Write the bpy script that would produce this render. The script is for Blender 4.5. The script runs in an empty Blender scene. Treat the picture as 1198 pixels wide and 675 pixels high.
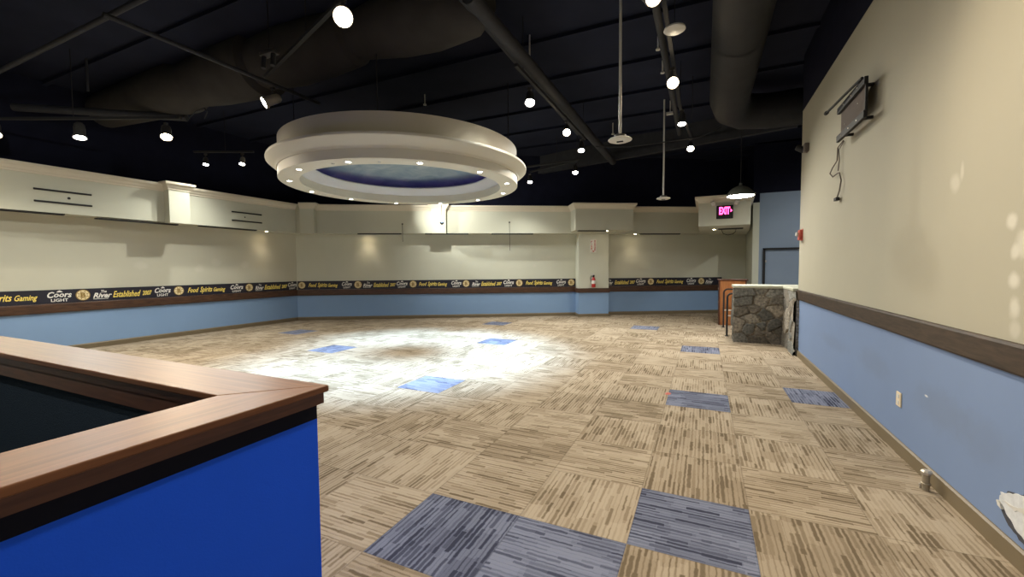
import bpy, bmesh, math, random
from mathutils import Vector, Matrix
from math import sin, cos, tan, pi, radians as R_
random.seed(7)
T = 0.61                      # one carpet tile in metres; plan coordinates below are in tiles
col = bpy.context.scene.collection
scn = bpy.context.scene

# ------------------------------------------------------------------ materials
def mat(name, color=(.5,.5,.5), rough=.6, metal=0.0, noise=0.0, nscale=20.0, bump=0.0, emit=None, estr=0.0, spec=.5, transmission=0):
    m = bpy.data.materials.new(name); m.use_nodes = True
    nt = m.node_tree; b = nt.nodes['Principled BSDF']
    b.inputs['Base Color'].default_value = (*color, 1)
    b.inputs['Roughness'].default_value = rough
    b.inputs['Metallic'].default_value = metal
    b.inputs['Specular IOR Level'].default_value = spec
    if emit:
        b.inputs['Emission Color'].default_value = (*emit, 1); b.inputs['Emission Strength'].default_value = estr
    if noise or bump:
        tc = nt.nodes.new('ShaderNodeTexCoord')
        n = nt.nodes.new('ShaderNodeTexNoise'); n.inputs['Scale'].default_value = nscale; n.inputs['Detail'].default_value = 6
        nt.links.new(tc.outputs['Object'], n.inputs['Vector'])
        if noise:
            mx = nt.nodes.new('ShaderNodeMix'); mx.data_type = 'RGBA'
            mx.inputs['A'].default_value = (*[c*(1-noise) for c in color], 1)
            mx.inputs['B'].default_value = (*[min(1, c*(1+noise)) for c in color], 1)
            nt.links.new(n.outputs['Fac'], mx.inputs['Factor']); nt.links.new(mx.outputs['Result'], b.inputs['Base Color'])
        if bump:
            bp = nt.nodes.new('ShaderNodeBump'); bp.inputs['Strength'].default_value = bump; bp.inputs['Distance'].default_value = .004
            nt.links.new(n.outputs['Fac'], bp.inputs['Height']); nt.links.new(bp.outputs['Normal'], b.inputs['Normal'])
    return m

def wood(name, c1, c2, scale=(3, 40, 40), rough=.35, spec=.5):
    m = mat(name, c1, rough, spec=spec); nt = m.node_tree; b = nt.nodes['Principled BSDF']
    tc = nt.nodes.new('ShaderNodeTexCoord'); mp = nt.nodes.new('ShaderNodeMapping'); mp.inputs['Scale'].default_value = scale
    n = nt.nodes.new('ShaderNodeTexNoise'); n.inputs['Scale'].default_value = 1; n.inputs['Detail'].default_value = 8; n.inputs['Distortion'].default_value = .6
    cr = nt.nodes.new('ShaderNodeValToRGB'); cr.color_ramp.elements[0].position = .3; cr.color_ramp.elements[1].position = .72
    cr.color_ramp.elements[0].color = (*c1, 1); cr.color_ramp.elements[1].color = (*c2, 1)
    nt.links.new(tc.outputs['Object'], mp.inputs['Vector']); nt.links.new(mp.outputs['Vector'], n.inputs['Vector'])
    nt.links.new(n.outputs['Fac'], cr.inputs['Fac']); nt.links.new(cr.outputs['Color'], b.inputs['Base Color'])
    return m

def carpet_mat(name, dark, mid, light):
    m = mat(name, mid, 1.0, spec=.1); nt = m.node_tree; b = nt.nodes['Principled BSDF']; L = nt.links
    uv = nt.nodes.new('ShaderNodeUVMap'); uv.uv_map = 'UVMap'
    at = nt.nodes.new('ShaderNodeAttribute'); at.attribute_name = 'tile_tone'
    sp = nt.nodes.new('ShaderNodeSeparateXYZ'); L.new(uv.outputs['UV'], sp.inputs['Vector'])
    def math_(op, a, v=None, c=None):
        n = nt.nodes.new('ShaderNodeMath'); n.operation = op
        for i, x in enumerate((a, v, c)):
            if x is None: continue
            if isinstance(x, (int, float)): n.inputs[i].default_value = x
            else: L.new(x, n.inputs[i])
        return n.outputs[0]
    def white(x, y, z):
        c = nt.nodes.new('ShaderNodeCombineXYZ')
        for i, q in enumerate((x, y, z)):
            if isinstance(q, (int, float)): c.inputs[i].default_value = q
            else: L.new(q, c.inputs[i])
        w = nt.nodes.new('ShaderNodeTexWhiteNoise'); L.new(c.outputs[0], w.inputs['Vector']); return w.outputs['Value']
    tone = at.outputs['Fac']
    tc = nt.nodes.new('ShaderNodeTexCoord')
    nz = nt.nodes.new('ShaderNodeTexNoise'); nz.inputs['Scale'].default_value = 260; nz.inputs['Detail'].default_value = 2; L.new(tc.outputs['Object'], nz.inputs['Vector'])
    n2 = nt.nodes.new('ShaderNodeTexNoise'); n2.inputs['Scale'].default_value = 22; n2.inputs['Detail'].default_value = 2; L.new(tc.outputs['Object'], n2.inputs['Vector'])
    su = math_('ADD', math_('MULTIPLY', sp.outputs['Y'], 21), math_('MULTIPLY', math_('SUBTRACT', n2.outputs['Fac'], .5), .45))   # rows run along U
    si = math_('FLOOR', su)
    off = white(si, tone, 3.3)
    sx = math_('ADD', math_('MULTIPLY', sp.outputs['X'], 3.4), math_('MULTIPLY', off, 3))
    seg = math_('FLOOR', sx)
    w1 = white(si, seg, tone)
    blk = white(math_('FLOOR', math_('MULTIPLY', sp.outputs['Y'], 4)), math_('FLOOR', math_('ADD', math_('MULTIPLY', sp.outputs['X'], 3), math_('MULTIPLY', off, .5))), math_('ADD', tone, 9))
    fr = math_('FRACT', su)
    # a dark dash in the middle of most rows, of varying width and depth
    dist = math_('ABSOLUTE', math_('SUBTRACT', fr, .5))
    mr = nt.nodes.new('ShaderNodeMapRange'); mr.interpolation_type = 'SMOOTHSTEP'
    L.new(math_('SUBTRACT', dist, math_('MULTIPLY', w1, .42)), mr.inputs['Value'])
    mr.inputs['From Min'].default_value = -.14; mr.inputs['From Max'].default_value = .16; mr.inputs['To Min'].default_value = 1; mr.inputs['To Max'].default_value = 0
    depth = math_('ADD', .18, math_('MULTIPLY', white(si, seg, math_('ADD', tone, 5)), .55))
    f = math_('SUBTRACT', .80, math_('MULTIPLY', mr.outputs[0], depth))
    f = math_('ADD', f, math_('MULTIPLY', math_('SUBTRACT', blk, .5), .36))
    f = math_('ADD', f, math_('MULTIPLY', math_('SUBTRACT', nz.outputs['Fac'], .5), .55))
    f = math_('ADD', f, math_('MULTIPLY', math_('SUBTRACT', tone, .5), .34))
    cr = nt.nodes.new('ShaderNodeValToRGB'); e = cr.color_ramp.elements
    e[0].position = .12; e[0].color = (*dark, 1); e[1].position = .95; e[1].color = (*light, 1)
    k = e.new(.48); k.color = (*mid, 1)
    L.new(f, cr.inputs['Fac'])
    # slightly dark seam round each tile
    ex = math_('MINIMUM', math_('MINIMUM', sp.outputs['X'], math_('SUBTRACT', 1, sp.outputs['X'])), math_('MINIMUM', sp.outputs['Y'], math_('SUBTRACT', 1, sp.outputs['Y'])))
    seam = math_('LESS_THAN', ex, .008)
    mx = nt.nodes.new('ShaderNodeMix'); mx.data_type = 'RGBA'; mx.inputs['B'].default_value = (*[c*.6 for c in dark], 1)
    L.new(math_('MULTIPLY', seam, .3), mx.inputs['Factor']); L.new(cr.outputs['Color'], mx.inputs['A']); L.new(mx.outputs['Result'], b.inputs['Base Color'])
    bp = nt.nodes.new('ShaderNodeBump'); bp.inputs['Strength'].default_value = .5; bp.inputs['Distance'].default_value = .004
    L.new(f, bp.inputs['Height']); L.new(bp.outputs['Normal'], b.inputs['Normal'])
    return m

def stone_mat():
    m = mat('stone', (.2,.17,.13), .85); nt = m.node_tree; b = nt.nodes['Principled BSDF']; L = nt.links
    a = nt.nodes.new('ShaderNodeVertexColor'); a.layer_name = 'stone_tint'
    tc = nt.nodes.new('ShaderNodeTexCoord'); n = nt.nodes.new('ShaderNodeTexNoise'); n.inputs['Scale'].default_value = 28; n.inputs['Detail'].default_value = 8
    L.new(tc.outputs['Object'], n.inputs['Vector'])
    cr = nt.nodes.new('ShaderNodeValToRGB'); cr.color_ramp.elements[0].position = .3; cr.color_ramp.elements[1].position = .7
    cr.color_ramp.elements[0].color = (.45,.45,.45,1); cr.color_ramp.elements[1].color = (1.5,1.5,1.5,1)
    mx = nt.nodes.new('ShaderNodeMix'); mx.data_type = 'RGBA'; mx.blend_type = 'MULTIPLY'; mx.inputs['Factor'].default_value = 1
    L.new(n.outputs['Fac'], cr.inputs['Fac']); L.new(a.outputs['Color'], mx.inputs['A']); L.new(cr.outputs['Color'], mx.inputs['B']); L.new(mx.outputs['Result'], b.inputs['Base Color'])
    bp = nt.nodes.new('ShaderNodeBump'); bp.inputs['Strength'].default_value = .7; bp.inputs['Distance'].default_value = .01
    L.new(n.outputs['Fac'], bp.inputs['Height']); L.new(bp.outputs['Normal'], b.inputs['Normal'])
    return m

def sky_mat():
    m = mat('painted_sky', (.1,.15,.2), .8); nt = m.node_tree; b = nt.nodes['Principled BSDF']; L = nt.links
    tc = nt.nodes.new('ShaderNodeTexCoord'); n = nt.nodes.new('ShaderNodeTexNoise'); n.inputs['Scale'].default_value = 2.2; n.inputs['Detail'].default_value = 7; n.inputs['Distortion'].default_value = .8
    L.new(tc.outputs['Object'], n.inputs['Vector'])
    cr = nt.nodes.new('ShaderNodeValToRGB'); cr.color_ramp.elements[0].position = .35; cr.color_ramp.elements[1].position = .75
    cr.color_ramp.elements[0].color = (.20,.28,.33,1); cr.color_ramp.elements[1].color = (.42,.48,.49,1)
    L.new(n.outputs['Fac'], cr.inputs['Fac']); L.new(cr.outputs['Color'], b.inputs['Base Color'])
    return m

def wall_paint(name, color, blotches=(), light=(.75,.7,.6), noise=.03, bump=.25):
    """eggshell paint; blotches = (centre in metres, radii) of filler or scuffs, in object space"""
    m = mat(name, color, .75, noise=noise, nscale=3, spec=.25); nt = m.node_tree; b = nt.nodes['Principled BSDF']; L = nt.links
    tc = nt.nodes.new('ShaderNodeTexCoord')
    n = nt.nodes.new('ShaderNodeTexNoise'); n.inputs['Scale'].default_value = 220; L.new(tc.outputs['Object'], n.inputs['Vector'])
    bp = nt.nodes.new('ShaderNodeBump'); bp.inputs['Strength'].default_value = bump; bp.inputs['Distance'].default_value = .001
    L.new(n.outputs['Fac'], bp.inputs['Height']); L.new(bp.outputs['Normal'], b.inputs['Normal'])
    src = b.inputs['Base Color'].links[0].from_socket
    wob = nt.nodes.new('ShaderNodeTexNoise'); wob.inputs['Scale'].default_value = 9; wob.inputs['Detail'].default_value = 3
    L.new(tc.outputs['Object'], wob.inputs['Vector'])
    for (c, r, strength, colr) in blotches:
        mp = nt.nodes.new('ShaderNodeMapping'); mp.vector_type = 'TEXTURE'
        mp.inputs['Location'].default_value = c; mp.inputs['Scale'].default_value = r
        L.new(tc.outputs['Object'], mp.inputs['Vector'])
        ln = nt.nodes.new('ShaderNodeVectorMath'); ln.operation = 'LENGTH'; L.new(mp.outputs[0], ln.inputs[0])
        ad = nt.nodes.new('ShaderNodeMath'); ad.operation = 'ADD'; L.new(ln.outputs['Value'], ad.inputs[0])
        sc = nt.nodes.new('ShaderNodeMath'); sc.operation = 'MULTIPLY'; sc.inputs[1].default_value = 1.1; L.new(wob.outputs['Fac'], sc.inputs[0]); L.new(sc.outputs[0], ad.inputs[1])
        mr = nt.nodes.new('ShaderNodeMapRange'); mr.interpolation_type = 'SMOOTHSTEP'
        mr.inputs['From Min'].default_value = 1.0; mr.inputs['From Max'].default_value = 2.1; mr.inputs['To Min'].default_value = strength; mr.inputs['To Max'].default_value = 0
        L.new(ad.outputs[0], mr.inputs['Value'])
        mx = nt.nodes.new('ShaderNodeMix'); mx.data_type = 'RGBA'; mx.inputs['B'].default_value = (*colr, 1)
        L.new(mr.outputs[0], mx.inputs['Factor']); L.new(src, mx.inputs['A']); src = mx.outputs['Result']
    L.new(src, b.inputs['Base Color'])
    return m

BEIGE = (.60,.535,.40)
BLUE = (.235,.36,.56)
M = {}
FIL = (.66,.63,.53)
def q(x, y, z): return (x*T, y*T, z*T)
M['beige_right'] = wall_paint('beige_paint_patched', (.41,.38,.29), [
    (q(2.85,1.25,2.72), (.2,.035,.035), .75, FIL), (q(2.85,1.10,2.52), (.2,.05,.07), .6, FIL), (q(2.85,1.19,2.47), (.2,.03,.035), .7, FIL),
    (q(2.85,1.19,2.24), (.2,.038,.038), .8, FIL), (q(2.85,1.17,2.03), (.2,.038,.05), .7, FIL),
    (q(2.85,1.15,1.84), (.2,.035,.04), .4, FIL), (q(2.85,2.13,3.20), (.2,.05,.05), .45, FIL), (q(2.85,2.02,3.28), (.2,.02,.05), .45, FIL)])
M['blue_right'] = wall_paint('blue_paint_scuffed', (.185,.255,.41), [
    (q(2.85,4.2,.95), (.2,.35,.10), .16, (.14,.15,.16)), (q(2.85,2.25,.85), (.2,.30,.12), .20, (.14,.15,.16)), (q(2.85,6.3,.9), (.2,.5,.07), .13, (.14,.15,.16)),
    (q(2.85,1.5,.8), (.2,.2,.12), .14, (.14,.15,.16)), (q(2.85,2.55,.91), (.2,.022,.007), .9, (.75,.75,.72))])
M['beige'] = wall_paint('beige_paint', (.60,.61,.51))
for nm, spots in {'beige_back': [(6.2,3.5),(7.3,3.5),(8.1,3.5),(8.9,3.5),(9.5,3.45),(9.6,2.9),(11.9,2.9),(14.9,2.6),(11.2,2.5)], }.items():
    M[nm] = wall_paint('beige_paint_filled', (.61,.61,.50), [((( -16.7+.866*s)*T, (10.03+.5*s)*T, z*T), (.05,.05,.05), .5, FIL) for s, z in spots])
M['beige_left'] = wall_paint('beige_paint_filled_left', (.57,.55,.44), [(q(-16.7,y,z), (.2,.1,.08), .5, FIL) for y, z in ((4.1,2.55),(5.9,2.45),(6.5,2.7),(7.6,2.6))])
M['blue'] = wall_paint('blue_paint', BLUE)
M['blue_vivid'] = wall_paint('vivid_blue_paint', (.006,.095,.88), noise=.08)
M['bluegrey'] = wall_paint('blue_grey_paint', (.27,.34,.45))
M['black'] = mat('black_paint', (.010,.011,.022), .9, noise=.3, nscale=4, spec=.1)
M['ceil'] = mat('black_ceiling_paint', (.018,.021,.036), .9, noise=.35, nscale=2, spec=.1)
M['duct'] = mat('dusty_dark_duct', (.026,.026,.027), .75, noise=.35, nscale=5, spec=.2, bump=.3)
M['pipe'] = mat('dusty_dark_pipe', (.035,.036,.040), .7, noise=.3, nscale=8, spec=.2)
M['carpet'] = carpet_mat('tan_striped_carpet', (.145,.108,.068), (.275,.213,.145), (.41,.335,.245))
M['carpet_blue'] = carpet_mat('blue_striped_carpet', (.038,.041,.066), (.10,.108,.155), (.20,.215,.285))
M['base'] = mat('taupe_vinyl', (.17,.13,.075), .5, noise=.1, nscale=6)
M['rail_brown'] = wood('dark_stained_rail', (.035,.014,.007), (.10,.045,.02), (6,6,50), .45)
M['rail_dark'] = wood('dark_brown_rail', (.028,.018,.011), (.07,.045,.028), (6,6,50), .55, .3)
M['cap'] = wood('red_brown_varnished_wood', (.115,.040,.015), (.20,.078,.030), (2,60,60), .42, .35)
M['cap_y'] = wood('red_brown_varnished_wood_y', (.115,.040,.015), (.20,.078,.030), (60,2,60), .42, .35)
M['cap_dark'] = wood('dark_red_brown_wood', (.06,.018,.009), (.12,.042,.02), (6,6,60), .4)
M['banner'] = mat('black_banner_vinyl', (.012,.011,.022), .5, noise=.2, nscale=30)
M['yellow'] = mat('yellow_print', (.95,.74,.16), .5, noise=.05)
M['white'] = mat('white_print', (.80,.78,.72), .5, noise=.05)
M['cream'] = mat('cream_print', (.85,.72,.42), .5, noise=.05)
M['gold'] = mat('dark_gold_print', (.30,.19,.05), .5, noise=.05)
M['trimwhite'] = mat('off_white_trim_paint', (.64,.58,.46), .6, noise=.03, nscale=4)
M['soffit'] = wall_paint('soffit_paint', (.55,.545,.44))
M['ringw'] = mat('ring_off_white', (.70,.66,.54), .6, noise=.03, nscale=3)
M['ring_in'] = mat('ring_white', (.60,.59,.60), .6, noise=.02, nscale=3)
M['sky'] = sky_mat()
M['violet'] = mat('violet_led', (.2,.05,.6), .5, emit=(.25,.06,1), estr=.22)
M['lamp_w'] = mat('lamp_glass_white', (1,1,1), .3, emit=(1,.96,.9), estr=25)
M['lamp_warm'] = mat('lamp_glass_warm', (1,.9,.7), .3, emit=(1,.80,.52), estr=25)
M['steel'] = mat('brushed_nickel', (.55,.50,.42), .4, .45, noise=.1)
M['dsteel'] = mat('dark_grey_metal', (.09,.085,.08), .45, .6, noise=.2)
M['blackmetal'] = mat('black_metal', (.012,.012,.013), .75, .0, noise=.2)
M['whiteplastic'] = mat('white_plastic', (.62,.6,.55), .45, noise=.03)
M['almond'] = mat('almond_plastic', (.75,.62,.42), .45, noise=.03)
M['red'] = mat('red_enamel', (.45,.02,.02), .35, noise=.05)
M['redp'] = mat('red_plastic', (.5,.09,.06), .5, noise=.05)
M['exit'] = mat('exit_letters', (.9,.05,.2), .5, emit=(1,.045,.22), estr=3.2)
M['plate'] = mat('grey_plate', (.16,.135,.12), .9, .0, spec=.1, noise=.08, nscale=12)
M['shade'] = mat('grey_green_enamel', (.16,.17,.14), .5)
M['worn'] = mat('worn_metal', (.34,.29,.21), .5, .3, noise=.3, nscale=30)
M['duct_left'] = mat('dusty_wrapped_duct', (.050,.046,.042), .85, noise=.4, nscale=3, spec=.1, bump=.3)
M['orange_wood'] = wood('orange_brown_veneer', (.30,.105,.03), (.43,.17,.055), (40,40,5), .4)
M['counter'] = mat('pale_worktop', (.55,.54,.42), .4, noise=.1, nscale=60)
M['stone'] = stone_mat()
M['pitblack'] = mat('navy_black_fabric', (.032,.046,.066), 1.0, noise=.5, nscale=180, bump=.6, spec=.05)
M['plaster'] = mat('torn_plaster', (.62,.63,.64), .9, noise=.25, nscale=25, bump=.8)
M['torn'] = mat('torn_edge', (.05,.05,.06), .9, noise=.4, nscale=40)
M['slot'] = mat('black_slot_metal', (.01,.01,.01), .6, noise=.2)

# ------------------------------------------------------------------ mesh builder (plan units = tiles)
class MB:
    def __init__(s): s.v=[]; s.f=[]; s.mi=[]; s.x=Matrix.Identity(4); s.cur=0
    def add(s, vs, fs):
        n=len(s.v); s.v += [tuple(s.x @ Vector(v)) for v in vs]; s.f += [tuple(i+n for i in f) for f in fs]; s.mi += [s.cur]*len(fs); return s
    def box(s, a, b):
        x0,y0,z0=[min(p,r) for p,r in zip(a,b)]; x1,y1,z1=[max(p,r) for p,r in zip(a,b)]
        return s.add([(x0,y0,z0),(x1,y0,z0),(x1,y1,z0),(x0,y1,z0),(x0,y0,z1),(x1,y0,z1),(x1,y1,z1),(x0,y1,z1)],
              [(0,3,2,1),(4,5,6,7),(0,1,5,4),(1,2,6,5),(2,3,7,6),(3,0,4,7)])
    def bevbox(s, a, b, r=.01):
        bm=bmesh.new(); bmesh.ops.create_cube(bm,size=1)
        c=[(p+w)/2 for p,w in zip(a,b)]; d=[abs(w-p) for p,w in zip(a,b)]
        for v in bm.verts: v.co=Vector((c[0]+v.co.x*d[0], c[1]+v.co.y*d[1], c[2]+v.co.z*d[2]))
        bmesh.ops.bevel(bm,geom=list(bm.edges),offset=min(r,min(d)*.45),segments=2,affect='EDGES',profile=.5)
        return s.bm(bm)
    def bm(s, bm):
        bm.verts.index_update(); vs=[tuple(v.co) for v in bm.verts]; fs=[tuple(v.index for v in f.verts) for f in bm.faces]; bm.free(); return s.add(vs,fs)
    def prism(s, pts, z0, z1):
        n=len(pts); vs=[(x,y,z0) for x,y in pts]+[(x,y,z1) for x,y in pts]
        fs=[tuple(range(n))[::-1], tuple(range(n,2*n))]+[(i,(i+1)%n,n+(i+1)%n,n+i) for i in range(n)]
        return s.add(vs,fs)
    def tube(s, pts, r, n=12, cap=True):
        pts=[Vector(p) for p in pts]; rs=r if isinstance(r,(list,tuple)) else [r]*len(pts)
        vs=[]; up=None
        for i,p in enumerate(pts):
            d=(pts[min(i+1,len(pts)-1)]-pts[max(i-1,0)]).normalized()
            if up is None: up = Vector((0,0,1)) if abs(d.z)<.9 else Vector((1,0,0))
            a=d.cross(up).normalized(); bb=a.cross(d).normalized(); up=bb
            for k in range(n):
                t=2*pi*k/n; vs.append(tuple(p+(a*cos(t)+bb*sin(t))*rs[i]))
        fs=[]
        for i in range(len(pts)-1):
            for k in range(n): k2=(k+1)%n; fs.append((i*n+k,i*n+k2,(i+1)*n+k2,(i+1)*n+k))
        if cap: fs.append(tuple(range(n))[::-1]); fs.append(tuple(range((len(pts)-1)*n,len(pts)*n)))
        return s.add(vs,fs)
    def lathe(s, prof, c=(0,0,0), n=48, closed=False):
        vs=[]; m=len(prof)
        for k in range(n):
            t=2*pi*k/n
            for r,z in prof: vs.append((c[0]+r*cos(t), c[1]+r*sin(t), c[2]+z))
        fs=[]
        for k in range(n):
            k2=(k+1)%n
            for i in range(m if closed else m-1):
                j=(i+1)%m; fs.append((k*m+i,k2*m+i,k2*m+j,k*m+j))
        return s.add(vs,fs)
    def sweep(s, path, prof, closed=False):
        """prof = closed polygon of (offset to the right of travel, z) swept with mitred corners"""
        P=[Vector((x,y)) for x,y in path]; n=len(P); ring=[]
        for i in range(n):
            a=P[(i-1)%n] if (closed or i>0) else None; b=P[(i+1)%n] if (closed or i<n-1) else None
            def nr(u,v): d=(v-u).normalized(); return Vector((d.y,-d.x))
            if a is None: m=nr(P[i],b)
            elif b is None: m=nr(a,P[i])
            else:
                n1=nr(a,P[i]); n2=nr(P[i],b); m=(n1+n2); m=m/(m.dot(n1)) if m.length>1e-6 else n1
            ring.append([(P[i].x+m.x*o, P[i].y+m.y*o, z) for o,z in prof])
        k=len(prof); vs=[p for r in ring for p in r]; fs=[]
        for i in range(n if closed else n-1):
            i2=(i+1)%n
            for j in range(k): j2=(j+1)%k; fs.append((i*k+j,i*k+j2,i2*k+j2,i2*k+j))
        if not closed: fs.append(tuple(range(k))); fs.append(tuple(range((n-1)*k,n*k))[::-1])
        return s.add(vs,fs)
    def build(s, name, mats, parent=None, origin=None, smooth=False, fixn=True):
        me=bpy.data.meshes.new(name)
        if origin is None:
            if parent is not None: origin = parent.get('_o', (0,0,0))
            else:
                xs,ys,zs=zip(*s.v); origin=((min(xs)+max(xs))/2,(min(ys)+max(ys))/2,min(zs))
        ox=Vector(origin)
        me.from_pydata([tuple((Vector(v)-ox)*T) for v in s.v],[],s.f)
        if not isinstance(mats,(list,tuple)): mats=[mats]
        for m in mats: me.materials.append(m)
        for p,i in zip(me.polygons,s.mi): p.material_index=i
        if fixn:
            bm=bmesh.new(); bm.from_mesh(me); bmesh.ops.recalc_face_normals(bm,faces=bm.faces); bm.to_mesh(me); bm.free()
        if smooth:
            for p in me.polygons: p.use_smooth=True
            try: me.set_sharp_from_angle(angle=R_(38))
            except Exception: pass
        o=bpy.data.objects.new(name,me); col.objects.link(o)
        if parent is not None:
            o.parent=parent; po=Vector(parent.get('_o',(0,0,0))); o.location=(ox-po)*T
        else: o.location=ox*T
        o['_o']=list(ox)
        return o

def tag(o, label=None, cat=None, group=None, kind=None):
    if label: o['label']=label
    if cat: o['category']=cat
    if group: o['group']=group
    if kind: o['kind']=kind
    return o
def thing(name, at, label, cat, group=None):
    o=bpy.data.objects.new(name,None); col.objects.link(o); o.location=Vector(at)*T; o['_o']=list(at); o.empty_display_size=.1
    return tag(o,label,cat,group)
def struct(name, mb, mats, **k): return tag(mb.build(name,mats,origin=(0,0,0),**k),kind='structure')
def B1(fn, name, m, parent=None, **k):
    mb=MB(); fn(mb); return mb.build(name,m,parent,**k)

# ------------------------------------------------------------------ plan
XL=-16.7; CY=10.03; SB=22.2
ux,uy=cos(R_(30)),sin(R_(30)); nx,ny=.5,-ux
def W(s,o=0): return (XL+ux*s+nx*o, CY+uy*s+ny*o)      # point s along the back wall, o out from it
XR=2.85; YR=9.65; HR=6.38; DECK=7.8; YB=-8.5
# ---- floor
def make_floor():
    bm=bmesh.new(); uvl=bm.loops.layers.uv.new('UVMap'); tn=bm.faces.layers.float.new('tile_tone')
    blue={(-2,-1),(-1,-1),(0,0),(0,4),(2,5),(0,9),(-5,3),(-6,8),(-2,13),(-8,12),(-10,5),(-14,7)}
    vs={}
    def V(i,j):
        if (i,j) not in vs: vs[(i,j)]=bm.verts.new((i*T,j*T,0))
        return vs[(i,j)]
    rnd=random.Random(3)
    for i in range(-17,9):
        for j in range(-9,22):
            f=bm.faces.new((V(i,j),V(i+1,j),V(i+1,j+1),V(i,j+1)))
            f[tn]=rnd.random()
            f.material_index=1 if (i,j) in blue else 0
            uv=[(0,0),(1,0),(1,1),(0,1)]
            along_x = (i+j)%2==0
            if rnd.random()<.06 and (i,j) not in blue: along_x = not along_x
            if not along_x: uv=[(b,a) for a,b in uv]
            for l,u in zip(f.loops,uv): l[uvl].uv=u
    me=bpy.data.meshes.new('floor'); bm.to_mesh(me); bm.free()
    me.materials.append(M['carpet']); me.materials.append(M['carpet_blue'])
    o=bpy.data.objects.new('floor',me); col.objects.link(o); tag(o,kind='structure')
make_floor()

# ---- walls (thickness goes away from the room)
def wallslab(name, p0, p1, bands, th=.3):
    """p0->p1 with the room on the right of travel; bands=[(z0,z1,mat)]"""
    mb=MB(); mats=[]
    d=(Vector(p1)-Vector(p0)).normalized(); n=Vector((-d.y,d.x))*th
    for k,(z0,z1,m) in enumerate(bands):
        mb.cur=k; mats.append(m)
        mb.prism([p0,p1,(p1[0]+n.x,p1[1]+n.y),(p0[0]+n.x,p0[1]+n.y)],z0,z1)
    return struct(name,mb,mats)
wallslab('wall_left',(XL,YB),(XL,CY+.15),[(0,1.3,M['blue']),(1.3,5.3,M['beige_left']),(5.3,DECK,M['black'])])
wallslab('wall_back',W(-.1),W(SB),[(0,1.3,M['blue']),(1.3,5.3,M['beige_back']),(5.3,DECK,M['black'])])
XE,YE=W(SB)
wallslab('wall_return',(XE,YE+.2),(XE,18.0-.02),[(0,1.3,M['blue']),(1.3,5.2,M['beige']),(5.2,DECK,M['black'])],.25)
wallslab('wall_far_right',(XE+.2,18.0),(8.0,18.0),[(0,5.6,M['bluegrey']),(5.6,DECK,M['black'])],.3)
wallslab('wall_hall_right',(8.0,18.0),(8.0,6.0),[(0,5.6,M['bluegrey']),(5.6,DECK,M['black'])],.3)
wallslab('wall_hall_near',(8.0,6.0),(XR+.35,6.0),[(0,5.6,M['bluegrey']),(5.6,DECK,M['black'])],.3)
wallslab('wall_right',(XR,YR),(XR,YB),[(0,1.6,M['blue_right']),(1.6,HR,M['beige_right']),(HR,DECK,M['black'])],.35)
wallslab('wall_near',(XR+.35,YB),(XL-.3,YB),[(0,1.3,M['blue']),(1.3,5.3,M['beige']),(5.3,DECK,M['black'])],.3)
# ---- ceiling deck with joists
mb=MB(); mb.box((XL-.3,YB-.3,DECK),(8.4,23,DECK+.15))
for y in range(-8,23,2): mb.box((XL,y,DECK-.08),(8,y+.05,DECK)); mb.box((XL,y-.03,DECK-.10),(8,y+.08,DECK-.08))
struct('ceiling',mb,M['ceil'])
# dark beam across the far end and a long one running down the room
mb=MB(); a=Vector((-9.5,16.55)); b=Vector((3.3,13.1)); d=(b-a).normalized(); n=Vector((-d.y,d.x))*.1
mb.prism([tuple(a+n),tuple(b+n),tuple(b-n),tuple(a-n)],6.95,7.2); mb.prism([tuple(a+n*.3),tuple(b+n*.3),tuple(b-n*.3),tuple(a-n*.3)],7.2,7.8)
struct('ceiling_beam',mb,M['pipe'])

# ---- baseboards
bp=[(0,0),(.035,0),(.035,.13),(.02,.155),(0,.16)]
def sweepstruct(name,path,prof,m): mb=MB(); mb.sweep(path,prof); return struct(name,mb,m)
sweepstruct('baseboard_left',[(XL,YB),(XL,CY)],bp,M['base'])
COL0,COL1,COLO=13.26,14.74,.6
sweepstruct('baseboard_back',[W(0),W(COL0)],bp,M['base'])
sweepstruct('baseboard_back_right',[W(COL1),W(SB)],bp,M['base'])
sweepstruct('baseboard_right',[(XR,YR-.05),(XR,YB)],[(0,0),(.03,0),(.03,.15),(.012,.165),(0,.165)],M['base'])
sweepstruct('baseboard_far_right',[(XE+.27,18.0),(8,18.0)],bp,M['base'])
# ---- wooden chair rails
cr=[(0,1.17),(.05,1.17),(.06,1.2),(.06,1.41),(.05,1.44),(0,1.44)]
sweepstruct('trim_1',[(XL,YB),(XL,CY),W(COL0)],cr,M['rail_brown'])
sweepstruct('trim_2',[W(COL1),W(SB),(XE,18.0)],cr,M['rail_brown'])
sweepstruct('trim_3',[(XR,YR),(XR,YB)],[(0,1.50),(.035,1.50),(.045,1.52),(.045,1.72),(.035,1.745),(0,1.745)],M['rail_dark'])
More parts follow.
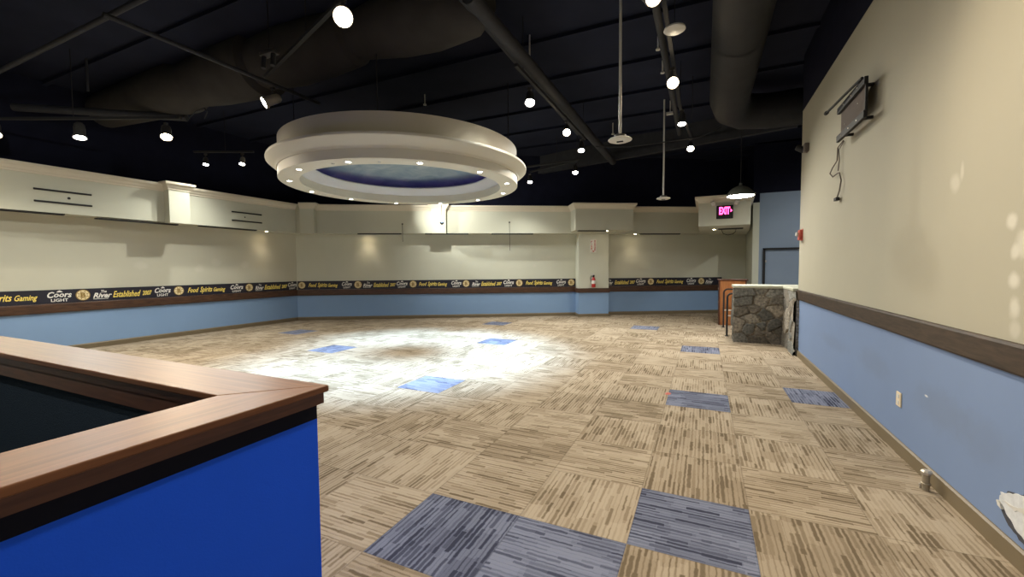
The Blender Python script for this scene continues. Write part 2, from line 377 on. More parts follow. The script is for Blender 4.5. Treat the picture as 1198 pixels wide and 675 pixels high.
# ---- soffits with crown
ZS0,ZS1=4.01,5.28
crown=[(0,5.02),(.025,5.03),(.03,5.07),(.06,5.10),(.09,5.16),(.13,5.20),(.14,5.22),(.14,5.28),(0,5.28)]
SO=.75
def block(name, pts, z0=ZS0, z1=5.2, crown_path=None, dz=0):
    mb=MB(); mb.cur=0; mb.prism(pts,z0,z1); mb.cur=1
    if crown_path: mb.sweep(crown_path,[(o,z+dz) for o,z in crown])
    return struct(name,mb,[M['soffit'],M['trimwhite']])
sc=(XL+SO, CY+uy*.433-.6495)
block('trim_4',[(XL,YB),(XL,CY),(XL+SO,sc[1]),(XL+SO,YB)],crown_path=[(XL+SO,YB),sc,W(12.83,SO)])
block('trim_5',[W(0,0),W(.433,SO),W(19.5,SO),W(19.5,0)],crown_path=[W(15.55,SO),W(19.2,SO)])
pd=.3   # left pilaster block
block('trim_6',[(XL+SO-.01,4.48),(XL+SO+pd,4.48),(XL+SO+pd,5.1),(XL+SO-.01,5.1)],ZS0-.03,5.24,[(XL+SO-.01,4.48),(XL+SO+pd,4.48),(XL+SO+pd,5.1),(XL+SO-.01,5.1)],.05)
block('trim_7',[W(.2,SO-.01),W(.62,SO+.3),W(1.22,SO+.3),W(1.22,SO-.01)],ZS0-.02,5.24,[W(.62,SO+.3),W(1.22,SO+.3),W(1.22,SO-.01)],.03)
block('trim_8',[W(6.33,SO-.01),W(6.33,SO+.28),W(6.98,SO+.28),W(6.98,SO-.01)],ZS0-.02,5.24,[W(6.33,SO-.01),W(6.33,SO+.28),W(6.98,SO+.28),W(6.98,SO-.01)],.03)
block('trim_9',[W(12.83,0),W(12.83,1.7),W(15.52,1.7),W(15.52,0)],4.08,5.24,[W(12.83,SO),W(12.83,1.7),W(15.52,1.7),W(15.52,SO)],.01)
EB=[(.34,15.15),(2.19,15.15),(2.40,18.1),(XE-.02,YE-.1),(.34,19.75)]
block('trim_10',EB,4.01,5.13,[(.34,19.3),(.34,15.15),(2.19,15.15),(2.35,17.95)],-.09)
# ---- column
mb=MB(); mb.cur=0; P4=[W(COL0,0),W(COL0,COLO),W(COL1,COLO),W(COL1,0)]
mb.prism(P4,0,1.2); mb.cur=1; mb.prism(P4,1.2,4.09)
struct('wall_column',mb,[M['blue'],M['beige']])
mb=MB(); mb.sweep([W(COL0,0),W(COL0,COLO),W(COL1,COLO),W(COL1,0)],[(0,1.17),(.04,1.17),(.05,1.19),(.05,1.36),(.04,1.38),(0,1.38)]); struct('trim_11',mb,M['rail_brown'])
mb=MB(); mb.sweep([W(COL0,0),W(COL0,COLO),W(COL1,COLO),W(COL1,0)],[(0,0),(.03,0),(.03,.12),(.015,.14),(0,.14)]); struct('baseboard_column',mb,M['base'])

# ------------------------------------------------------------------ lettering
TX={}
def text_mesh(body, shear=0, bold=0, spacing=1.0):
    key=(body,shear,bold,spacing)
    if key in TX: return TX[key]
    c=bpy.data.curves.new('t','FONT'); c.body=body; c.shear=shear; c.offset=bold; c.space_character=spacing; c.size=1; c.extrude=0; c.resolution_u=2
    o=bpy.data.objects.new('t',c); col.objects.link(o)
    dg=bpy.context.evaluated_depsgraph_get(); dg.update()
    me=bpy.data.meshes.new_from_object(o.evaluated_get(dg))
    vs=[tuple(v.co) for v in me.vertices]; fs=[tuple(p.vertices) for p in me.polygons]
    bpy.data.objects.remove(o); bpy.data.curves.remove(c); bpy.data.meshes.remove(me)
    xs=[v[0] for v in vs]; ys=[v[1] for v in vs]
    TX[key]=(vs,fs,min(xs),max(xs),min(ys),max(ys)); return TX[key]
def put_text(mb, body, x0, x1, z0, z1, shear=0, bold=0, spacing=1.0, arc=0, grow=0, tilt=0):
    vs,fs,a,b,c,d=text_mesh(body,shear,bold,spacing); out=[]
    for v in vs:
        u=(v[0]-a)/(b-a); w=(v[1]-c)/(d-c)
        z=z0+w*(z1-z0); z+=arc*(1-(2*u-1)**2)+grow*w*abs(2*u-1)*(z1-z0)+tilt*(u-.5)
        out.append((x0+u*(x1-x0),0,z))
    mb.add(out,fs)
def frame(ox,oy,ax,ay):
    """local x runs along (ax,ay), local -y faces the room, z up"""
    return Matrix(((ax,-ay,0,ox),(ay,ax,0,oy),(0,0,1,0),(0,0,0,1)))

# banner runs: s along wall
LEFT=[('food',.28,1.63),('coors',1.82,2.34),('b',2.44,2.74),('river',2.82,3.28),('est',3.30,4.35),('coors',4.43,4.91),('b',5.02,5.31),('food',5.45,6.78),('coors',6.98,7.49),('b',7.60,7.89),('river',8.0,8.38),('est',8.41,9.5),('coors',9.54,9.98)]
BACK=[('b',.08,.37),('food',.52,1.84),('coors',2.03,2.49),('b',2.61,2.93),('river',3.0,3.44),('est',3.48,4.51),('coors',4.55,5.07),('b',5.18,5.48),('food',5.6,6.94),('coors',7.14,7.63),('b',7.70,8.0),('river',8.13,8.54),('est',8.58,9.58),('coors',9.66,10.17),('b',10.29,10.59),('food',10.76,12.08),('coors',12.29,12.76),('b',12.88,13.18)]
RIGHT=[('river',14.80,15.16),('est',15.24,16.3),('coors',16.35,16.85),('b',16.97,17.27),('food',17.42,18.83),('coors',19.01,19.51),('b',19.64,19.94),('river',20.02,20.43)]
ZB0,ZB1=1.44,1.84
def banner(entries, s0, s1, fx, at, label):
    t=thing('printed_border',at,label,'wall banner','printed borders above the wooden rail')
    mb=MB(); mb.x=fx; mb.box((s0,-.022,ZB0+.004),(s1,-.004,ZB1)); mb.build('backing',M['banner'],t)
    Z=ZB0
    for kind,a,b in entries:
        mb=MB(); mb.x=fx @ Matrix.Translation((0,-.026,0))
        if kind=='food':
            w=b-a
            put_text(mb,'Food',a,a+w*.28,Z+.12,Z+.30,.4,.018,tilt=.0)
            put_text(mb,'Spirits',a+w*.31,a+w*.64,Z+.06,Z+.32,.4,.018)
            put_text(mb,'Gaming',a+w*.67,b,Z+.07,Z+.28,.4,.018)
            mb.build('yellow_script',M['yellow'],t)
        elif kind=='est':
            w=b-a
            put_text(mb,'Established',a,a+w*.70,Z+.09,Z+.29,.4,.018)
            put_text(mb,'2007',a+w*.74,b,Z+.11,Z+.27,.3,.025)
            mb.build('yellow_script',M['yellow'],t)
        elif kind=='coors':
            w=b-a
            put_text(mb,'Coors',a,b,Z+.15,Z+.30,.25,.03,arc=.025,grow=.25)
            put_text(mb,'LIGHT',a+w*.14,b-w*.16,Z+.045,Z+.135,0,.02)
            mb.add([(a+w*.36,0,Z+.32),(a+w*.64,0,Z+.32),(a+w*.58,0,Z+.355),(a+w*.5,0,Z+.38),(a+w*.44,0,Z+.36)],[(0,1,2,3,4)])
            mb.build('white_lettering',M['white'],t)
        elif kind=='river':
            w=b-a
            put_text(mb,'The',a+w*.42,a+w*.72,Z+.26,Z+.34,.2,.02)
            put_text(mb,'River',a,b,Z+.10,Z+.26,.35,.03)
            mb.add([(a,0,Z+.065),(a+w*.8,0,Z+.065),(a+w*.8,0,Z+.08),(a,0,Z+.08)],[(0,1,2,3)])
            mb.build('white_lettering',M['white'],t)
        else:
            cx=(a+b)/2; r=(b-a)/2; cz=(ZB0+ZB1)/2+.01
            def disc(rr,y,ri=0):
                n=28
                if ri==0: mb.add([(cx+rr*cos(2*pi*k/n),y,cz+rr*sin(2*pi*k/n)) for k in range(n)],[tuple(range(n))])
                else:
                    mb.add([(cx+q_*cos(2*pi*k/n),y,cz+q_*sin(2*pi*k/n)) for q_ in (ri,rr) for k in range(n)],[(k,(k+1)%n,n+(k+1)%n,n+k) for k in range(n)])
            mb.cur=0; disc(r*1.12,0)
            mb.cur=1; disc(r*.97,-.003)
            mb.cur=2; disc(r*.66,-.006,r*.60)
            for k in range(8):       # spokes
                t_=2*pi*k/8+pi/8; dx,dz=cos(t_),sin(t_); px,pz=-dz*.009,dx*.009
                mb.add([(cx+dx*r*.60+px,-.006,cz+dz*r*.60+pz),(cx+dx*r*.60-px,-.006,cz+dz*r*.60-pz),(cx+dx*r*.90-px,-.006,cz+dz*r*.90-pz),(cx+dx*r*.90+px,-.006,cz+dz*r*.90+pz)],[(0,1,2,3)])
            put_text(mb,'B',cx-r*.40,cx+r*.42,cz-r*.5,cz+r*.5,0,.05)
            for i in range(-len(TX[('B',0,.05,1.0)][0]),0): mb.v[i]=tuple(Vector(mb.v[i])+fx.to_3x3()@Vector((0,-.009,0)))
            mb.build('round_emblem',[M['gold'],M['cream'],M['gold']],t)
    return t
banner(LEFT,-4.0-0, 9.99, frame(XL+.002,0,0,1),(XL,3,ZB0),'long black printed border on left wall, yellow script and white lettering, above brown rail')
banner(BACK,.03,COL0-.01, frame(XL,CY,ux,uy),(*W(6),ZB0),'black printed border on back wall from left corner to white column')
banner(RIGHT,COL1+.01,20.9, frame(XL,CY,ux,uy),(*W(17),ZB0),'short black printed border between white column and wooden host stand')

# ------------------------------------------------------------------ ceiling medallion
RC=(-7.066,5.978)
ring=thing('ceiling_medallion',(*RC,4.65),'large round off-white ring canopy with painted sky and rim of downlights','ceiling canopy')
def lat(name,prof,m,par=ring,closed=True,n=96):
    mb=MB(); mb.lathe(prof,(*RC,0),n,closed); return mb.build(name,m,par,smooth=True)
lat('fascia_ring',[(2.65,4.65),(3.12,4.65),(3.135,4.66),(3.135,4.87),(2.66,4.87)],M['ringw'])
lat('crown_moulding',[(3.10,4.87),(3.16,4.87),(3.17,4.90),(3.20,4.93),(3.27,4.97),(3.34,5.03),(3.385,5.07),(3.39,5.10),(3.38,5.13),(3.10,5.15)],M['ringw'])
lat('drum',[(3.10,5.15),(3.12,5.15),(3.12,5.62),(3.08,5.62)],M['trimwhite'])
lat('inner_cove',[(2.66,4.872),(2.62,4.872),(2.56,4.90),(2.47,4.96),(2.38,5.02),(2.345,5.06),(2.36,5.09),(2.75,5.09),(2.75,4.872)],M['ring_in'])
dome=[(3.08,5.10)]+[(3.0*cos(a),5.12+.46*sin(a)) for a in [k*pi/2/14 for k in range(15)]]
dm=lat('painted_sky',[(max(r,.001),z) for r,z in dome],M['sky'],closed=False)
lat('led_strip',[(2.66,5.10),(2.69,5.10),(2.69,5.13),(2.66,5.13)],M['violet'])
# little plate on the drum
mb=MB(); a0=-.1
t0=R_(18); mb.x=Matrix.Translation((RC[0],RC[1],0))@Matrix.Rotation(t0,4,'Z'); mb.bevbox((3.115,-.05,5.25),(3.135,.05,5.42),.004); mb.build('access_plate',M['plate'],ring)
for k in range(12):
    a=4.972+k*pi/6; c=(RC[0]+2.896*cos(a),RC[1]+2.896*sin(a),4.65)
    mb=MB(); mb.lathe([(.062,-.012),(.085,-.008),(.088,0),(.05,.0),(.05,.03),(.055,-.004)],c,20,True); dl=mb.build('downlight',M['whiteplastic'],ring,origin=c,smooth=True)
    mb=MB(); mb.lathe([(.0005,.0),(.058,-.002),(.058,.004),(.0005,.006)],c,20,False); mb.build('lens',M['lamp_w'] if k!=9 else M['lamp_w'],dl,smooth=True)
for (a,rr) in ((R_(-83),2.86),(R_(-62),2.86)):
    c=(RC[0]+rr*cos(a),RC[1]+rr*sin(a),4.65); mb=MB(); mb.lathe([(.0005,-.02),(.03,-.018),(.035,0)],c,14); mb.build('sprinkler_cap',M['whiteplastic'],ring,smooth=True)
for a in (.5,2.1,3.7,5.2):
    c=(RC[0]+2.9*cos(a),RC[1]+2.9*sin(a)); mb=MB(); mb.tube([(*c,5.6),(*c,7.6)],.012,6); mb.build('hanging_rod',M['blackmetal'],ring)

# ------------------------------------------------------------------ lights
def spot(loc, tgt, W_, ang, blend=1.0, color=(1,.82,.58), rad=.04):
    l=bpy.data.lights.new('spot','SPOT'); l.energy=W_; l.spot_size=R_(ang); l.spot_blend=blend; l.color=color; l.shadow_soft_size=rad
    o=bpy.data.objects.new('spot_light',l); col.objects.link(o); o.location=Vector(loc)*T
    d=(Vector(tgt)-Vector(loc)).normalized(); o.rotation_euler=d.to_track_quat('-Z','Y').to_euler(); return o
WARM=(1,.84,.62); NEUT=(.95,.95,.88); COOL=(.44,.69,1.0)
for k in range(12):
    if k==9: continue
    a=4.972+k*pi/6; c=(RC[0]+2.896*cos(a),RC[1]+2.896*sin(a),4.62)
    spot(c,(c[0],c[1],0),255,61,1.0,COOL,.03)

def head_parts(t, c, tgt, warm=True, s=1.0, nickel=False, ztrack=.42):
    """track head hanging from a bracket: mount + stem above, barrel aimed at tgt, lit lens"""
    c=Vector(c); d=(Vector(tgt)-c).normalized(); q_=d.to_track_quat('-Z','Y').to_matrix().to_4x4()
    piv=c-d*.16*s
    mb=MB(); mb.box((piv.x-.05,piv.y-.03,c.z+ztrack-.10),(piv.x+.05,piv.y+.03,c.z+ztrack-.045)); mb.tube([(piv.x,piv.y,c.z+ztrack-.09),(piv.x,piv.y,piv.z+.02)],.016*s,8); mb.build('mount',M['dsteel'],t,smooth=True)
    mb=MB(); mb.x=Matrix.Translation(c)@q_
    mb.lathe([(.0005,.30*s),(.05*s,.30*s),(.075*s,.27*s),(.085*s,.20*s),(.085*s,.05*s),(.105*s,.03*s),(.105*s,-.01*s),(.095*s,-.01*s),(.085*s,.02*s),(.0005,.03*s)],(0,0,0),20)
    br=mb.build('barrel',M['steel'] if nickel else M['dsteel'],t,smooth=True)
    mb=MB(); mb.x=Matrix.Translation(c)@q_; mb.lathe([(.0005,-.004),(.086*s,0),(.086*s,.015*s),(.0005,.016*s)],(0,0,0),20)
    mb.build('lens',M['lamp_warm'] if warm else M['lamp_w'],br,smooth=True)
HEADS=[ # position, tilt from straight down (deg) and compass aim (point), warm, watts, label, size
((-4.40,1.27,6.15),62,(.57,-3.57),True,110,'large glowing track spotlight facing camera, above and left of the ring canopy',1.45),
((-8.51,2.89,6.15),60,(-11.2,-2.1),False,60,'nickel track spotlight seen from the side, aimed down left, above the ring canopy',1.25),
((-.06,5.82,6.15),55,(1.2,-3),True,80,'brightest track spotlight beside the long hanging rod, below the white ceiling disc',1.2),
((-.01,8.57,6.15),15,(.57,-3.57),False,55,'track spotlight between the two glowing ones in right-hand row',1.1),
((.13,11.2,6.15),45,(.9,-3.57),True,55,'farthest glowing track spotlight in right-hand row, under the large duct',1.1),
((-.12,2.78,6.15),50,(2.6,-1.5),True,60,'track spotlight cut by top edge of the photo, at near end of right-hand row',1.2),
((-3.1,5.5,6.15),32,(.57,-3.57),False,55,'white-lit track spotlight at near end of middle row, just right of the ring canopy',1.15),
((-2.97,7.91,6.15),48,(.57,-3.57),True,50,'second track spotlight of middle row, with yellowish glow',1.1),
((-3.08,9.84,6.15),24,(.57,-3.57),False,95,'third track spotlight of middle row, left of the long hanging rod',1.1),
((-4.13,12.82,6.15),26,(.57,-3.57),False,150,'small track spotlight high in front of white column, left side',1.1),
((-6.44,13.7,6.15),26,(.57,-3.57),False,150,'small track spotlight low beside right edge of the ring canopy',1.1),
((-15.1,.6,5.7),30,(.57,-3.57),True,60,'track spotlight cut by left edge of the photo above the soffit',1.3),
((-13.6,1.6,5.7),16,(.57,-3.57),False,85,'second white-lit track spotlight from the left edge, above slotted rails',1.3),
((-11.65,2.5,5.7),32,(.57,-3.57),True,95,'glowing track spotlight under the looped cable, above the left pilaster block',1.25),
((-15.0,5.3,6.0),18,(.57,-3.57),False,45,'small lit track spotlight directly above left soffit, right of pilaster block',.9),
((-13.85,5.8,6.0),22,(-9,-1),False,110,'small tilted track spotlight with visible barrel, left of the ring canopy',.9),
]
FILL_HEADS=[((-.1,-1.2,6.15),(1.6,-.5,0),26),((-.1,-4.5,6.15),(1.0,-2.5,0),30),((-4.6,-3.5,6.15),(-2.5,-.5,0),70),((-9,-1.5,6.15),(-13,-1,2),70),((-9.5,-5.5,6.15),(-14,-6,2),60),  # added heads out of view, put in to raise the room's brightness
       ((4.9,13.6,6.1),(4.6,17,1),45),
       ((-9.5,10.8,5.5),(-8.6,15.0,2.5),60),
       ((-12.2,9.6,5.7),(-10.3,12.45,4.6),130)]
for c,tilt,to,warm,w,lab,s in HEADS:
    h_=Vector((to[0]-c[0],to[1]-c[1])).normalized(); tg=(c[0]+h_.x*tan(R_(tilt))*5,c[1]+h_.y*tan(R_(tilt))*5,c[2]-5)
    t=thing('track_spotlight',(c[0],c[1],c[2]+.42),lab,'spotlight','track spotlights under the black ceiling')
    head_parts(t,c,tg,warm,s,'nickel' in lab or 'barrel' in lab)
    d=(Vector(tg)-Vector(c)).normalized()
    spot(Vector(c)+d*.04,tg,w,min(165,2*(97-tilt)),.9,WARM if warm else NEUT)
for i,(c,tg,w) in enumerate(FILL_HEADS):
    t=thing('track_spotlight',(c[0],c[1],c[2]+.42),'added fill spotlight, unseen behind the camera, the canopy or the right wall','spotlight','track spotlights under the black ceiling')
    head_parts(t,c,tg,True,1.0); d=(Vector(tg)-Vector(c)).normalized()
    spot(Vector(c)+d*.04,tg,w,(140 if i<7 else 42),1.0,NEUT)
# tracks
def track(pts,label,susp=()):
    t=thing('lighting_track',pts[0],label,'lighting track','lighting tracks')
    mb=MB()
    for a,b in zip(pts[:-1],pts[1:]):
        a=Vector(a); b=Vector(b); d=(b-a).normalized(); s=d.cross(Vector((0,0,1))).normalized()*.035; u=Vector((0,0,.03))
        mb.add([tuple(p+e) for p in (a,b) for e in (s-u,s+u,-s+u,-s-u)],[(0,1,5,4),(1,2,6,5),(2,3,7,6),(3,0,4,7),(0,3,2,1),(4,5,6,7)])
    mb.build('rail',M['blackmetal'],t)
    for p in susp:
        mb=MB(); mb.tube([p,(p[0],p[1],DECK)],.01,6); mb.build('suspension_wire',M['blackmetal'],t)
    return t
track([(-.06,-5.0,6.60),(-.06,8.6,6.60),(.13,11.6,6.60)],'black lighting track of right-hand row running beside the large duct',[(-.06,2,6.60),(-.06,8.6,6.60)])
track([(-3.05,4.6,6.60),(-3.05,10.2,6.60)],'black lighting track of middle row right of the ring canopy',[(-3.05,5,6.60),(-3.05,10,6.60)])
track([(-3.9,12.6,6.60),(-9.5,10.8,5.98),(-12.2,9.6,6.14)],'far lighting track passing behind the ring canopy',[(-4,12.6,6.60)])
track([(3.6,13.6,6.55),(6.3,13.6,6.55)],'short lighting track over the passage behind right wall',[(4.6,13.6,6.55)])
track([(-6.45,13.75,6.60),(-4.0,12.7,6.60)],'short lighting track carrying the two small far spotlights',[(-5,13.1,6.60)])
track([(-4.0,1.0,6.59),(-4.67,1.5,6.59),(-8.3,2.75,6.59)],'lighting track crossing above the ring canopy, with two heads',[(-6.0,1.95,6.59)])
track([(-15.9,.4,6.13),(-11.2,2.6,6.13)],'thin lighting track above left soffit carrying three spotlights',[(-13.6,1.5,6.13)])
track([(-15.3,5.1,6.42),(-13.5,6.0,6.42)],'short lighting track over left soffit carrying two small spotlights',[(-14.4,5.6,6.42)])
mb=MB(); mb.tube([(-11.1,2.75,6.12),(-11.3,2.85,6.22),(-11.1,2.9,6.38),(-10.75,2.9,6.40),(-10.55,2.85,6.25),(-10.6,2.8,6.08)],.012,8); tag(mb.build('looped_cord',M['pipe'],smooth=True),'thin looped cable sticking up at the end of left lighting track','cable')
# extra hanging hardware where tracks cross at top centre
t=thing('pipe_clamp',(-7.1,2.02,6.46),'dark clamp with two short tubes under crossing conduits, left of large spotlight','clamp')
mb=MB(); mb.bevbox((-7.3,1.95,6.50),(-6.9,2.10,6.58),.01); mb.build('bracket',M['dsteel'],t)
mb=MB(); mb.tube([(-7.1,2.02,6.58),(-7.1,2.02,DECK)],.012,6); mb.build('hanging_rod',M['blackmetal'],t)
for x in (-7.25,-6.98): mb=MB(); mb.tube([(x,2.02,6.50),(x+.03,1.98,6.26)],.045,12); mb.build('tube',M['pipe'],t,smooth=True)

# ---- ducts and pipes
mb=MB()
pts=[(1.15,y,7.0) for y in (-8.4,-6,-4,-2,0,2,4,6,8,9.6)]+[(1.25,10.4,7.0),(1.6,10.95,7.0),(2.2,11.2,7.0),(4,11.3,7.0),(7.9,11.3,7.0)]
mb.tube(pts,.5,28)
for y in range(-8,10,2): mb.tube([(1.15,y-.03,7.0),(1.15,y+.03,7.0)],.515,28,False)
tag(mb.build('air_duct',M['duct'],smooth=True),'large round dark duct running overhead beside the right-hand spotlights, turning right at far end','duct','round ceiling ducts')
mb=MB()
xs=[-16.5,-15,-13.5,-12.4,-12.2,-11.0,-10.0,-9.3,-9.2,-8.2,-7.2,-6.4,-6.3,-5.2,-4.4,-3.5,-3.1]
rs=[.50,.56,.62,.66,.54,.66,.70,.73,.58,.66,.62,.55,.45,.60,.64,.56,.25]
mb.tube([(x,3.45+.02*(x+9),7.38) for x in xs],rs,36)
tag(mb.build('air_duct',M['duct_left'],smooth=True),'bulging wide dark duct across upper left of ceiling, above the ring canopy','duct','round ceiling ducts')
def pipe(pts,r,label,m='pipe'):
    mb=MB(); mb.tube(pts,r,10); return tag(mb.build('ceiling_pipe',M[m],smooth=True),label,'pipe','dark pipes under the ceiling')
pipe([(-14.6,.3,6.75),(-12.0,.3,6.75),(-5.5,.3,6.75)],.045,'thin dark pipe slanting up to the top edge in upper left corner of ceiling')
pipe([(-8.1,-.05,6.42),(-8.02,3.96,6.42)],.04,'lit grey conduit passing over the side-on nickel spotlight')
pipe([(-3.0,2.6,6.85),(-3.0,14.6,6.85)],.14,'wide dark pipe descending from top centre towards the long hanging rod')
pipe([(-3.3,2.6,7.1),(-3.5,11.0,7.1)],.09,'dim dark pipe left of and parallel to the wide one at top centre')
pipe([(-16.0,1.2,6.7),(-12.8,3.6,6.7)],.10,'thick faint pipe low in the upper left ceiling')
pipe([(-.25,1.5,6.9),(-.25,12.0,6.9)],.07,'dark pipe running above the right-hand row of spotlights')
pipe([(-2.6,9.8,6.2),(-1.6,10.1,6.15),(-.7,10.6,6.3),(.4,10.9,6.4),(1.0,11.2,6.7)],.018,'thin sagging cable strung across from the long hanging rod to the duct')
pipe([(.22,9.2,7.6),(.22,9.2,6.6),(.18,9.25,6.45)],.014,'thin vertical cable drop right of the brightest spotlight')
pipe([(-13.6,1.8,7.7),(-13.6,1.8,6.9)],.03,'short vertical stub pipe in upper left ceiling')

# ---- hanging rods with canopy plates
def rod(x,y,z,label,s=1):
    t=thing('hanging_mount',(x,y,z),label,'ceiling mount','white plates on hanging rods')
    mb=MB(); mb.tube([(x,y,z+.05),(x,y,DECK)],.026*s,12); mb.build('rod',M['whiteplastic'],t,smooth=True)
    mb=MB(); mb.lathe([(.0005,.0),(.05,-.005),(.16,-.01),(.215,.01),(.22,.025),(.20,.04),(.10,.05),(.05,.075),(.0005,.08)],(x,y,z),28); pl=mb.build('plate',M['whiteplastic'],t,smooth=True)
    mb=MB(); mb.lathe([(.09,.06),(.11,.06),(.11,.11),(.09,.11)],(x,y,z),20,True); mb.build('collar',M['dsteel'],t,smooth=True)
    mb=MB(); mb.box((x-.06,y-.02,z-.02),(x+.06,y+.02,z-.005)); mb.build('bracket',M['blackmetal'],t)
rod(-.90,4.58,4.75,'long white rod with round plate hanging beside the spotlights, nearer of two')
rod(-.67,11.12,4.60,'shorter far white rod with inverted cup hanging over the white column soffit')
# ceiling disc
t=thing('ceiling_speaker',(-.05,3.95,6.3),'white round ceiling disc on a thin cord near the top of right-hand row','ceiling speaker')
c=(.06,4.3,6.40)
mb=MB(); mb.lathe([(.0005,-.0),(.15,0),(.18,.02),(.17,.05),(.0005,.07)],c,28); mb.build('grille_disc',M['whiteplastic'],t,smooth=True)
mb=MB(); mb.tube([(c[0],c[1],c[2]+.05),(c[0],c[1],DECK)],.008,6); mb.build('cord',M['blackmetal'],t)
for i,(x,y,z,l) in enumerate([(-.48,7.07,7.5,'tiny pale sprinkler above the brightest spotlight'),(-.49,8.37,7.5,'tiny pale sprinkler behind the brightest spotlight'),(-.5,11.29,7.4,'small pale box on ceiling between the right-hand spotlights'),(-2.61,12.59,7.4,'tiny pale sprinkler beside the round plate of the nearer rod'),(1.83,12.01,7.4,'small pale fitting at right side of the large duct'),(-7.41,7.43,7.5,'tiny pale sprinkler above the ring canopy'),(-3.2,5.75,7.0,'tiny pale sprinkler under the nearest middle-row spotlight')]):
    mb=MB()
    if i==2: mb.bevbox((x-.12,y-.06,z-.05),(x+.12,y+.06,z+.03),.01); mb.tube([(x,y,z),(x,y,DECK)],.02,8)
    else: mb.tube([(x,y,z+.02),(x,y,DECK)],.02,8); mb.lathe([(.0005,-.04),(.05,-.03),(.055,-.01),(.02,.03),(.0005,.03)],(x,y,z),14)
    tag(mb.build('ceiling_sprinkler',M['whiteplastic'],smooth=True),l,'sprinkler','small pale fittings on the black ceiling')
# ball on cord from ring
t=thing('hanging_sensor',(-7.87,9.01,4.65),'small dark ball hanging on a cord below the ring canopy before a bright pilaster','sensor')
mb=MB(); mb.tube([(-7.87,8.95,4.66),(-7.87,8.95,4.05)],.010,6); mb.build('cord',M['blackmetal'],t)
mb=MB(); mb.lathe([(.0005,-.075),(.04,-.062),(.068,-.03),(.075,0),(.06,.04),(.03,.06),(.0005,.075)],(-7.87,8.95,4.0),18); mb.build('ball',M['dsteel'],t,smooth=True)

# ---- soffit details
def bracket_rails(y0,y1,x,label,hole=None,s=1):
    t=thing('mounting_rails',(x,(y0+y1)/2,4.29),label,'mounting rails','pairs of black slotted rails on the left soffit')
    for z in (4.625,4.30):
        mb=MB(); mb.bevbox((x,y0,z-.025),(x+.03,y1,z+.025),.006); mb.build('rail',M['blackmetal'],t)
    mb=MB(); mb.x=Matrix.Translation((x+.005,hole,4.46))@Matrix.Rotation(pi/2,4,'Y'); mb.lathe([(.0005,.01),(.03*s,.01),(.035*s,0),(.035*s,-.004)],(0,0,0),14); mb.build('cable_hole',M['slot'],t,smooth=True)
bracket_rails(1.45,2.64,XL+SO,'pair of black slotted rails on left soffit, nearest the left edge',2.15)
bracket_rails(6.69,7.89,XL+SO,'pair of black slotted rails on left soffit between pilaster block and corner',7.2,.7)
def slot(p0,p1,z,label):   # linear diffuser under the soffit
    a=Vector(p0); b=Vector(p1); d=(b-a).normalized(); n=Vector((-d.y,d.x))*.22
    mb=MB(); mb.prism([tuple(a),tuple(b),tuple(b+n),tuple(a+n)],z-.035,z)
    for k in (.3,.6): mb.prism([tuple(a+n*k),tuple(b+n*k),tuple(b+n*(k+.08)),tuple(a+n*(k+.08))],z-.045,z-.035)
    tag(mb.build('slot_vent',M['slot']),label,'air vent','black slot vents under the soffit')
xl=XL+SO-.03
slot((xl,.0),(xl,2.06),ZS0,'black slot vent under left soffit, cut by left edge of the photo')
slot((xl,2.77),(xl,4.9),ZS0-.03,'black slot vent under left soffit, ending below pilaster block')
slot((xl,5.62),(xl,7.7),ZS0,'black slot vent under left soffit, nearest the corner')
slot(W(2.98,SO-.03),W(4.92,SO-.03),ZS0,'black slot vent under back soffit, leftmost, under a hanging wire')
slot(W(6.0,SO-.03),W(8.0,SO-.03),ZS0,'black slot vent under back soffit, below the dark ball')
slot(W(9.07,SO-.03),W(11.04,SO-.03),ZS0,'black slot vent under back soffit, nearest left of the column')
slot(W(13.0,1.6),W(14.3,1.6),4.08,'black slot vent under the column soffit box')
slot(W(16.3,SO-.03),W(18.3,SO-.03),ZS0,'black slot vent under soffit between column and exit block')
slot((1.1,16.6),(2.05,16.6),4.01,'black slot vent under the exit block')
def can(x,y,z,label,w=14):
    t=thing('recessed_downlight',(x,y,z),label,'recessed light','small recessed lights under the soffit')
    mb=MB(); mb.lathe([(.06,-.015),(.09,-.01),(.09,0),(.06,0)],(x,y,z),18,True); mb.build('trim_ring',M['whiteplastic'],t,smooth=True)
    mb=MB(); mb.lathe([(.0005,-.012),(.06,-.012),(.06,-.002),(.0005,-.002)],(x,y,z),18); mb.build('lens',M['lamp_warm'],t,smooth=True)
    spot((x,y,z-.05),(x,y,0),w*.3,95,1.0,WARM,.03)
p=W(3.3,.34); can(*p,ZS0,'tiny lit recessed light under back soffit, below the hanging wire')
p=W(14.4,1.4); can(*p,4.08,'tiny lit recessed light under the column soffit box')
p=W(16.1,.5); can(*p,ZS0,'tiny lit recessed light under soffit just right of the column')
can(XL+.45,8.3,ZS0,'tiny lit recessed light under left soffit near the corner')
can(.95,16.9,4.01,'small lit recessed light under the exit block',18)
# hanging wires
for s,z0,z1,l in ((5.0,4.43,3.62,'thin wire dangling from small hole in back soffit, left one'),(9.91,4.52,3.2,'longer thin wire dangling from small hole in back soffit, right one')):
    a=W(s,SO+.02); mb=MB(); mb.tube([(*a,z0),(*W(s,SO+.05),z0-.08),(*W(s+.01,SO+.04),z1)],.009,6)
    mb.x=Matrix.Translation((*a,z0)); mb.lathe([(.0005,.035),(.035,.02),(.035,-.02),(.0005,-.035)],(0,0,0),10); mb.x=Matrix.Identity(4)
    tag(mb.build('dangling_wire',M['blackmetal'],smooth=True),l,'wire','wires dangling from the back soffit')

